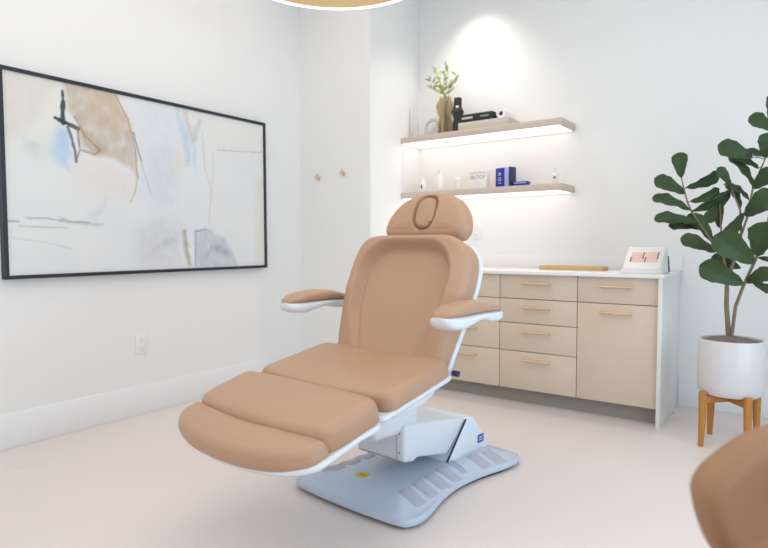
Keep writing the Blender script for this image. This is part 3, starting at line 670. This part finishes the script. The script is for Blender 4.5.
# ---------------------------------------------------------------- abstract painting
PY0, PY1, PZ0, PZ1 = -2.9262, -1.1122, 0.8926, 1.9881
pt = thing('framed_painting', 'large abstract painting in a thin black frame on the left wall', 'painting', (0.0, (PY0 + PY1) / 2, (PZ0 + PZ1) / 2))
pinv = Matrix.Translation((0, -(PY0 + PY1) / 2, -(PZ0 + PZ1) / 2))
bm = bmesh.new(); fw = 0.020
for a in ((PY0, PY1, PZ1 - fw, PZ1), (PY0, PY1, PZ0, PZ0 + fw), (PY0, PY0 + fw, PZ0 + fw, PZ1 - fw), (PY1 - fw, PY1, PZ0 + fw, PZ1 - fw)): add_box(bm, 0.0005, 0.045, *a)
o = bm_obj('frame', bm, M_frame, pt); o.matrix_parent_inverse = pinv
def canvas():
    NX, NY = 330, 200
    y0, y1, z0, z1 = PY0 + fw, PY1 - fw, PZ0 + fw, PZ1 - fw
    from mathutils import noise as nz
    def hx(s): return tuple((int(s[i:i + 2], 16) / 255) ** 2.2 for i in (0, 2, 4))
    polys = [  # colour, opacity, feather, streakiness, points
        ('d9d3c8', .75, .035, .3, [(-.01, 1.01), (.168, 1.01), (.168, .76), (.08, .70), (-.01, .60)]),
        ('e3e4e0', .8, .03, .2, [(.137, .963), (.17, .963), (.167, .789), (.14, .715), (.02, .524), (-.01, .636), (.10, .80)]),
        ('bfae98', .85, .014, .5, [(.172, 1.01), (.335, 1.01), (.36, .94), (.384, .874), (.40, .78), (.412, .68), (.415, .543), (.387, .599), (.334, .63), (.269, .647), (.234, .685), (.222, .737), (.214, .802), (.184, .86)]),
        ('cbb69c', .6, .04, .5, [(.26, 1.01), (.345, 1.01), (.39, .85), (.33, .75), (.26, .85)]),
        ('aa8c70', .5, .025, .6, [(.213, .83), (.245, .76), (.30, .68), (.285, .64), (.23, .65), (.216, .737)]),
        ('a9c9e4', .85, .02, .4, [(.157, .776), (.178, .77), (.190, .64), (.182, .551), (.150, .575), (.124, .618), (.136, .70)]),
        ('d2e2dc', .6, .04, .3, [(.058, .70), (.13, .715), (.150, .569), (.066, .543), (.044, .591)]),
        ('bdc6c6', .5, .02, .5, [(.05, .69), (.09, .66), (.085, .60), (.06, .62)]),
        ('e2d8d2', .6, .05, .3, [(.213, .613), (.334, .60), (.40, .542), (.384, .417), (.244, .426), (.198, .532)]),
        ('d4dae2', .6, .06, .4, [(.43, .97), (.569, .979), (.585, .542), (.441, .42), (.425, .667)]),
        ('c9d3df', .5, .04, .5, [(.47, .70), (.55, .72), (.57, .40), (.47, .35)]),
        ('b3cfe2', .85, .012, .7, [(.572, 1.01), (.590, .99), (.612, .90), (.632, .80), (.632, .64), (.612, .64), (.600, .80), (.580, .90)]),
        ('b3cfe2', .75, .012, .7, [(.642, .90), (.662, .90), (.660, .72), (.656, .62), (.644, .66)]),
        ('c9bda6', .7, .012, .6, [(.600, .99), (.622, .98), (.648, .83), (.670, .95), (.690, .94), (.660, .80), (.640, .79)]),
        ('e3d6c8', .6, .02, .5, [(.568, .73), (.60, .72), (.615, .63), (.56, .62)]),
        ('cbccd4', .6, .05, .5, [(.40, .25), (.50, .33), (.587, .30), (.592, .02), (.40, .02)]),
        ('b4b8c2', .6, .02, .6, [(.46, .11), (.53, .20), (.56, .18), (.50, .12)]),
        ('b3ab9b', .85, .007, .5, [(.590, .25), (.610, .25), (.614, .14), (.632, .02), (.612, .02), (.596, .12)]),
        ('b9c1ca', .85, .010, .5, [(.645, .245), (.69, .255), (.732, .242), (.785, .195), (.825, .11), (.850, .0), (.645, .0)]),
        ('93a0aa', .6, .012, .6, [(.69, .08), (.725, .15), (.77, .14), (.81, .10), (.80, .07), (.76, .10), (.72, .10), (.705, .05)]),
        ('dcd8c9', .6, .02, .4, [(.955, .62), (1.01, .63), (1.01, -.01), (.945, -.01)]),
        ('e6e2da', .5, .06, .3, [(.70, 1.01), (1.01, 1.01), (1.01, .70), (.75, .75)]),
        ('a9b2b4', .8, .008, .7, [(.148, .297), (.187, .285), (.292, .264), (.285, .252), (.227, .262), (.147, .274)]),
        ('c6ccd2', .6, .015, .5, [(.235, .31), (.285, .36), (.301, .42), (.30, .36), (.26, .29)]),
    ]
    lines = [  # colour, opacity, half width, points
        ('2e3a48', .95, .006, [(.1695, .955), (.169, .90)]), ('2e3a48', .95, .012, [(.169, .90), (.168, .83), (.170, .79)]),
        ('27323f', .95, .011, [(.146, .808), (.165, .795), (.183, .788)]), ('33414e', .9, .012, [(.175, .792), (.214, .772)]),
        ('4a5560', .85, .008, [(.182, .772), (.196, .70), (.204, .655), (.206, .596)]), ('8d7a63', .8, .005, [(.206, .596), (.219, .66), (.212, .77)]),
        ('8f7557', .6, .005, [(.205, .83), (.235, .741), (.283, .673), (.269, .645), (.225, .66)]),
        ('a98c5e', .7, .005, [(.343, .99), (.384, .874), (.409, .712), (.415, .543)]), ('b5a68e', .6, .005, [(.415, .543), (.405, .46), (.390, .40)]),
        ('55565c', .8, .004, [(.404, .80), (.42, .702), (.431, .640)]), ('a9a3a0', .6, .003, [(.431, .64), (.466, .45)]),
        ('98a2a4', .7, .006, [(.0, .268), (.03, .268)]), ('a4adae', .7, .005, [(.05, .285), (.11, .288), (.173, .272), (.241, .272)]), ('a9b1b3', .6, .004, [(.03, .245), (.17, .240)]),
        ('bcc2c2', .6, .003, [(.013, .185), (.108, .163), (.184, .129)]),
        ('a8b2ba', .7, .0035, [(.76, .775), (.824, .782), (1.0, .808)]), ('c9bda9', .6, .004, [(.69, .88), (.697, .667), (.728, .50), (.712, .285)]), ('cfc5b5', .55, .003, [(.739, .757), (.735, .563), (.713, .34)]),
        ('7d8a94', .6, .005, [(.648, .02), (.650, .235), (.70, .248)]), ('8a8172', .6, .003, [(.602, .245), (.606, .14), (.625, .02)]),
    ]
    polys = [(hx(c), o, f, s, p) for c, o, f, s, p in polys]; lines = [(hx(c), o, w, p) for c, o, w, p in lines]
    AR = (y1 - y0) / (z1 - z0)
    def seg(px, py, a, b):
        ax, ay, bx_, by = a[0] * AR, a[1], b[0] * AR, b[1]; dx, dy = bx_ - ax, by - ay
        t = max(0, min(1, ((px - ax) * dx + (py - ay) * dy) / (dx * dx + dy * dy + 1e-12))); return math.hypot(px - ax - dx * t, py - ay - dy * t)
    cols = []; V = []
    for j in range(NY + 1):
        for i in range(NX + 1):
            u, v = i / NX, j / NY
            V.append((0.036, y0 + (y1 - y0) * u, z0 + (z1 - z0) * v))
            n1 = nz.noise(Vector((u * 9, v * 6, 0.3))); n2 = nz.noise(Vector((u * 26, v * 16, 4.1))); n3 = nz.noise(Vector((u * 70, v * 22, 9.0)))
            c = [0.76 + 0.025 * n1, 0.775 + 0.025 * n1, 0.785 + 0.03 * n2]
            uu = u + 0.006 * n2 + 0.003 * n3; vv = v + 0.010 * nz.noise(Vector((u * 20, v * 20, 7.7)))
            px, py = uu * AR, vv
            lx, ly = u * AR + 0.004 * n2, v + 0.003 * n3
            for col, op, fe, stk, P in polys:
                xs = [q[0] for q in P]; ys = [q[1] for q in P]
                if uu < min(xs) - fe or uu > max(xs) + fe or vv < min(ys) - 2 * fe or vv > max(ys) + 2 * fe: continue
                ins = False; dmin = 9
                for k in range(len(P)):
                    a, b = P[k - 1], P[k]
                    if (a[1] > vv) != (b[1] > vv) and uu < (b[0] - a[0]) * (vv - a[1]) / (b[1] - a[1]) + a[0]: ins = not ins
                    dmin = min(dmin, seg(px, py, a, b))
                sdv = dmin if ins else -dmin; t = max(0, min(1, 0.5 + sdv / (2 * fe)))
                w = op * t * max(0, min(1, 1 - stk * (0.35 + 0.9 * n2 + 0.5 * n3)))
                c = [c[k] * (1 - w) + col[k] * w for k in range(3)]
            for col, op, hw, P in lines:
                dmin = min(seg(lx, ly, P[k], P[k + 1]) for k in range(len(P) - 1)) if abs(ly - P[0][1]) < 0.6 else 9
                w = op * max(0, min(1, (hw * (1 + 0.6 * n3) - dmin) / 0.004 + 0.5)); c = [c[k] * (1 - w) + col[k] * w for k in range(3)]
            cols.extend((*c, 1.0))
    F = [(j * (NX + 1) + i, j * (NX + 1) + i + 1, (j + 1) * (NX + 1) + i + 1, (j + 1) * (NX + 1) + i) for j in range(NY) for i in range(NX)]
    nfr = len(V)                                              # close the stretcher: back face and edges
    V += [(0.004, y0, z0), (0.004, y1, z0), (0.004, y1, z1), (0.004, y0, z1)]
    cols += [0.8, 0.8, 0.8, 1.0] * 4
    F += [(nfr + 3, nfr + 2, nfr + 1, nfr)]
    me = bpy.data.meshes.new('canvas'); me.from_pydata(V, [], F)
    at = me.attributes.new('paint', 'FLOAT_COLOR', 'POINT'); at.data.foreach_set('color', cols)
    m = mat('painted_canvas', (0.8, 0.8, 0.8), 0.6, bump=0.15, bscale=500); nt = m.node_tree
    a = nt.nodes.new('ShaderNodeAttribute'); a.attribute_name = 'paint'; nt.links.new(a.outputs['Color'], nt.nodes['Principled BSDF'].inputs['Base Color'])
    o = link('canvas', me, m, pt, smooth=0); o.matrix_parent_inverse = pinv
canvas()

# ---------------------------------------------------------------- planter and fiddle-leaf fig
PX, PYc = 3.087, -0.672
pl = thing('planter', 'round white ceramic planter on a teak four-legged wooden stand', 'planter', (PX, PYc, 0))
R = 0.155
lathe('pot', [(0, 0.272), (0.12, 0.272), (0.140, 0.277), (0.150, 0.290), (R, 0.325), (R + 0.001, 0.560), (R - 0.003, 0.566), (R - 0.012, 0.564), (R - 0.014, 0.535), (R - 0.014, 0.30), (0, 0.29)], M_ceramic, pl, 64)
soil = lathe('soil', [(0, 0.52), (R - 0.0145, 0.52), (R - 0.0145, 0.550), (0.10, 0.566), (0.05, 0.576), (0, 0.578)], M_soil, pl, 40)
LG = [(-0.112, -0.118), (-0.100, 0.128), (0.092, -0.126), (0.118, 0.112)]
for cx, cy in LG:
    bm = bmesh.new(); add_tube(bm, [(cx * 1.03, cy * 1.03, 0.0), (cx, cy, 0.13), (cx * 0.99, cy * 0.99, 0.290)], [0.0135, 0.018, 0.021], 18); bm_obj('leg', bm, M_teak, pl)
for i, j in ((0, 3), (1, 2)):
    a_, b_ = Vector(LG[i]), Vector(LG[j]); m_ = (a_ + b_) / 2; d_ = b_ - a_; L_ = d_.length / 2
    MM = Matrix.Translation((m_.x, m_.y, 0)) @ Matrix.Rotation(math.atan2(d_.y, d_.x), 4, 'Z')
    bm = bmesh.new(); add_box(bm, -L_, L_, -0.014, 0.014, 0.232, 0.2715, 0.004, M=MM); bm_obj('cross_bar', bm, M_teak, pl)

fig = thing('fiddle_leaf_fig', 'tall fiddle-leaf fig plant with large dark green leaves in the white planter', 'plant', (PX, PYc, 0.56))
finv = Matrix.Translation((-PX, -PYc, -0.56))
DY = -0.025
STEMS = [([(3.074, -.64, .578), (3.061, -.64, .735), (3.06, -.64, .869), (3.092, -.62, .992), (3.116, -.60, 1.113), (3.108, -.60, 1.244), (3.064, -.62, 1.366)], [.0125, .0115, .0105, .008, .006, .005, .003]),
    ([(3.089, -.65, .579), (3.102, -.64, .737), (3.134, -.64, .845), (3.165, -.64, .93), (3.19, -.64, .998), (3.214, -.64, 1.075), (3.233, -.64, 1.163), (3.247, -.64, 1.29), (3.256, -.64, 1.441), (3.251, -.64, 1.66)], [.009, .0085, .008, .0075, .007, .0065, .006, .0055, .005, .003]),
    ([(3.062, -.64, .869), (3.041, -.64, .996), (2.993, -.64, 1.066), (2.933, -.64, 1.158), (2.885, -.64, 1.241), (2.862, -.64, 1.296), (2.83, -.64, 1.429)], [.008, .007, .0065, .006, .005, .0045, .003]),
    ([(3.116, -.60, 1.113), (3.145, -.62, 1.216), (3.163, -.64, 1.345), (3.192, -.64, 1.436), (3.216, -.64, 1.505)], [.006, .0055, .005, .0045, .003]),
    ([(3.041, -.64, 1.0), (3.024, -.60, 1.114), (3.008, -.55, 1.29)], [.005, .0045, .003])]
ALLP = []
for pts, rad in STEMS:
    o = tube('stem', [(x, y + DY, z) for x, y, z in pts], rad, M_bark, fig, 12); o.matrix_parent_inverse = finv
    for a, b in zip(pts, pts[1:]):
        for k in range(8): ALLP.append(Vector(a).lerp(Vector(b), k / 8) + Vector((0, DY, 0)))
LEAVES = [
    (2.830, -0.640, 1.429, 2.817, -0.640, 1.567, 0.083),
    (2.848, -0.620, 1.342, 2.702, -0.690, 1.428, 0.083),
    (2.883, -0.640, 1.246, 2.695, -0.700, 1.322, 0.066),
    (2.917, -0.670, 1.179, 2.716, -0.740, 1.204, 0.070),
    (2.924, -0.600, 1.148, 2.770, -0.640, 1.167, 0.060),
    (2.856, -0.640, 1.373, 3.004, -0.560, 1.446, 0.049),
    (3.064, -0.640, 1.372, 3.007, -0.690, 1.465, 0.053),
    (2.877, -0.640, 1.296, 3.008, -0.580, 1.358, 0.049),
    (2.884, -0.610, 1.248, 3.055, -0.520, 1.344, 0.050),
    (3.005, -0.540, 1.290, 2.951, -0.590, 1.181, 0.066),
    (3.148, -0.590, 1.292, 3.027, -0.540, 1.392, 0.037),
    (3.106, -0.560, 1.253, 3.035, -0.520, 1.388, 0.043),
    (3.158, -0.620, 1.512, 3.006, -0.700, 1.579, 0.094),
    (3.182, -0.540, 1.462, 3.059, -0.520, 1.538, 0.053),
    (3.165, -0.600, 1.363, 3.042, -0.540, 1.537, 0.052),
    (3.163, -0.640, 1.350, 3.258, -0.690, 1.436, 0.088),
    (3.246, -0.640, 1.638, 3.144, -0.690, 1.713, 0.076),
    (3.212, -0.640, 1.505, 3.236, -0.690, 1.622, 0.097),
    (3.137, -0.720, 1.208, 3.268, -0.780, 1.319, 0.113),
    (3.194, -0.720, 1.005, 3.231, -0.800, 1.173, 0.132),
    (3.187, -0.740, 0.969, 3.018, -0.840, 1.112, 0.137),
    (3.008, -0.690, 1.023, 2.850, -0.760, 1.098, 0.079),
    (3.141, -0.720, 0.860, 2.948, -0.800, 0.957, 0.118),
    (3.116, -0.590, 0.937, 2.979, -0.590, 0.995, 0.075),
    (3.125, -0.620, 1.228, 3.043, -0.640, 1.092, 0.068),
    (3.144, -0.640, 0.866, 3.262, -0.690, 0.934, 0.079),
    (3.170, -0.620, 0.871, 3.273, -0.540, 0.828, 0.052),
    (3.191, -0.590, 0.997, 3.277, -0.540, 0.992, 0.032),
    (3.011, -0.560, 1.153, 2.991, -0.540, 1.285, 0.066),
    (2.990, -0.620, 1.066, 2.869, -0.640, 1.230, 0.070),
    (3.035, -0.520, 1.578, 3.218, -0.500, 1.521, 0.049),
    (3.234, -0.640, 1.137, 3.364, -0.640, 1.259, 0.113),
    (3.227, -0.640, 1.086, 3.390, -0.740, 1.060, 0.103),
    (3.247, -0.640, 1.290, 3.411, -0.590, 1.335, 0.112),
    (3.256, -0.640, 1.441, 3.417, -0.640, 1.526, 0.112),
    (3.253, -0.640, 1.542, 3.385, -0.640, 1.676, 0.102),
    (3.238, -0.640, 1.654, 3.267, -0.640, 1.830, 0.102),
]
VIEW = Vector((0.08, -1.0, 0.12))
rl_ = random.Random(11)
PT = [(0, .05), (.06, .15), (.15, .24), (.28, .30), (.42, .37), (.56, .46), (.70, .52), (.80, .515), (.88, .45), (.94, .34), (.98, .20), (1.0, .0)]
def lerp_table(t):
    for (a, x), (b, y) in zip(PT, PT[1:]):
        if t <= b: return x + (y - x) * (t - a) / (b - a)
    return 0.0
def leaf(bx0, by0, bz0, tx, ty_, tz, w):
    B = Vector((bx0, by0 + DY, bz0)); T = Vector((tx, ty_ + DY, tz)); L = (T - B).length
    near = min(ALLP, key=lambda q: (q - B).length)
    d = (T - B).normalized(); ratio = w / L
    nrm = (VIEW - d * VIEW.dot(d)).normalized(); s = d.cross(nrm).normalized()
    W = w
    if ratio < 0.5:                       # seen edge-on in the photograph: a full-width leaf turned on its midrib
        W = max(w, 0.46 * L); tilt = math.acos(min(1, w / W)) * rl_.choice((-1, 1)) * 0.92
        if d.z > -0.2 and s.z != 0: tilt = abs(tilt) * (-1)
        s, nrm = s * math.cos(tilt) + nrm * math.sin(tilt), nrm * math.cos(tilt) - s * math.sin(tilt)
    NU, NV = 18, 10; V = []; vein = []
    ph = rl_.uniform(0, 6); droop = rl_.uniform(0.03, 0.10)
    for i in range(NU + 1):
        t = math.sin(i / NU * PI / 2) ** 0.9
        prof = lerp_table(t); hw = 0.95 * W * prof
        c = B + d * (L * t) + nrm * (L * droop * math.sin(PI * t))
        for j in range(NV + 1):
            q = 2 * j / NV - 1
            wav = 0.045 * W * math.sin(5.5 * PI * t + ph + (1.6 if q > 0 else 0)) * q * q
            V.append(c + s * (hw * q * (1 + 0.04 * math.sin(9 * PI * t + ph))) + nrm * (0.22 * hw * abs(q) ** 1.3 + wav - 0.0025 * (1 if abs(q) < 0.05 else 0)))
            side = abs(((t * 7.5 - abs(q) * 1.1) % 1.0) - 0.5)
            vein.append(max(0.0, 1 - abs(q) / 0.09) * 0.75 + (0.30 * max(0, 1 - (0.5 - side) / 0.10) if t > 0.1 else 0))
    F = [(i * (NV + 1) + j, (i + 1) * (NV + 1) + j, (i + 1) * (NV + 1) + j + 1, i * (NV + 1) + j + 1) for i in range(NU) for j in range(NV)]
    n0 = len(V)
    # petiole from the nearest stem point
    bm = bmesh.new(); me = bpy.data.meshes.new('leaf'); me.from_pydata([tuple(v) for v in V], [], F); bm.from_mesh(me)
    ly = bm.verts.layers.float.new('vein')
    for v, f in zip(bm.verts, vein): v[ly] = min(1, f)
    if (near - B).length < 0.12: add_tube(bm, [near, near.lerp(B, 0.5) + Vector((0, 0, 0.004)), B + d * (0.03 * L)], [0.0028, 0.0024, 0.002], 6)
    else: add_tube(bm, [B - d * 0.02, B + d * 0.03 * L], 0.002, 6)
    bm.to_mesh(me); bm.free()
    o = link('leaf', me, M_leaf, fig, smooth=70); o.matrix_parent_inverse = finv
for a in LEAVES: leaf(*a)

# ---------------------------------------------------------------- hanging ring lamp
RC, RR, RZ = None, 0.546, 2.45
far = Vector((1.086, -1.5474)); dv = (far - Vector((3.3831, -4.2341))).normalized(); RC = far - dv * RR
ring = thing('ring_lamp', 'large gold ring pendant lamp glowing along its underside, hung from the ceiling', 'pendant lamp', (RC.x, RC.y, RZ))
lathe('ring_frame', [(RR - 0.022, 0.006), (RR, 0.006), (RR, 0.060), (RR - 0.022, 0.060)], M_gold, ring, 160, close=True)
lathe('led_diffuser', [(RR - 0.013, 0.0), (RR - 0.002, 0.0), (RR - 0.002, 0.0055), (RR - 0.013, 0.0055)], M_ringled, ring, 160, close=True)
lathe('ceiling_rose', [(0, ZC - RZ), (0.07, ZC - RZ), (0.07, ZC - RZ - 0.03), (0, ZC - RZ - 0.03)], M_gold, ring, 32)
for k in range(3):
    a = 2 * PI * k / 3 + 0.6
    tube('suspension_cable', [((RR - 0.011) * math.cos(a), (RR - 0.011) * math.sin(a), 0.058), (0.04 * math.cos(a), 0.04 * math.sin(a), ZC - RZ - 0.028)], 0.0015, M_gold, ring, 6)

# ---------------------------------------------------------------- near chair
tc_ = thing('side_chair', 'caramel leather chair with rounded padded back, cropped by the lower right corner', 'chair', (0, 0, 0))
C0 = Vector((3.3831, -4.2341, 0)); fh = Vector((FW.x, FW.y, 0)).normalized(); rh = Vector((RT.x, RT.y, 0)).normalized()
tc_.location = C0 + fh * 0.98 + rh * 0.757
tc_.rotation_euler = (0, 0, math.atan2(rh.y, rh.x))            # local x across the back, -y towards the seat front
half = [(0.0, 0.778), (-0.10, 0.762), (-0.155, 0.742), (-0.197, 0.716), (-0.226, 0.693), (-0.242, 0.664), (-0.238, 0.630), (-0.222, 0.588), (-0.203, 0.555), (-0.16, 0.49), (-0.09, 0.445), (0.0, 0.435)]
bo_ = smooth_loop([(x, z) for x, z in half] + [(-x, z) for x, z in half[-2:0:-1]], 140)
bm_ = Matrix(((1, 0, 0, 0), (0, 0, -1, 0.0), (0, 1, 0, 0), (0, 0, 0, 1)))
def pad_d(x, y, z):
    w = 0.30 * x * x - 0.0                                       # the pad wraps round the sitter
    dip = -0.030 * max(0.0, 1 - (x / 0.23) ** 2 - ((y - 0.60) / 0.16) ** 2) ** 1.5 if z > 0.04 else 0.0
    return 0.5 * x * x + dip
cushion('backrest', bo_, 0.075, 0.036, 0.0, bm_ @ Matrix.Translation((0, 0, -0.04)), M_leather2, tc_, rings=24, disp=pad_d, bot_r=0.03)
for sx in (-1, 1):
    pts = [(sx * 0.185, -0.045, 0.470), (sx * 0.190, -0.105, 0.560), (sx * 0.190, -0.180, 0.628), (sx * 0.185, -0.27, 0.668), (sx * 0.180, -0.36, 0.655), (sx * 0.180, -0.42, 0.550), (sx * 0.180, -0.40, 0.42)]
    P3 = [Vector(p) for p in pts]; Q = []
    for i in range(len(P3) - 1):
        p0, p1, p2, p3 = P3[max(i - 1, 0)], P3[i], P3[i + 1], P3[min(i + 2, len(P3) - 1)]
        for k in range(8):
            u = k / 8; Q.append(0.5 * ((2 * p1) + (-p0 + p2) * u + (2 * p0 - 5 * p1 + 4 * p2 - p3) * u * u + (-p0 + 3 * p1 - 3 * p2 + p3) * u ** 3))
    Q.append(P3[-1]); tube('arm', Q, 0.030, M_leather2, tc_, 18)
so_ = smooth_loop([(-0.21, -0.40), (0, -0.45), (0.21, -0.40), (0.225, -0.2), (0.20, -0.04), (0, -0.015), (-0.20, -0.04), (-0.225, -0.2)], 80)
cushion('seat', so_, 0.09, 0.035, 0.012, Matrix.Translation((0, 0, 0.36)), M_leather2, tc_, rings=8)
for sx, sy in ((-1, -0.38), (1, -0.38), (-1, -0.06), (1, -0.06)):
    tube('leg', [(sx * 0.17, sy, 0.365), (sx * 0.20, sy * 1.05 + 0.01, 0.0)], [0.018, 0.011], M_teak, tc_, 14)
tube('back_post', [(0, -0.03, 0.38), (0, 0.03, 0.45), (0, 0.045, 0.55)], 0.02, M_teak, tc_, 14)
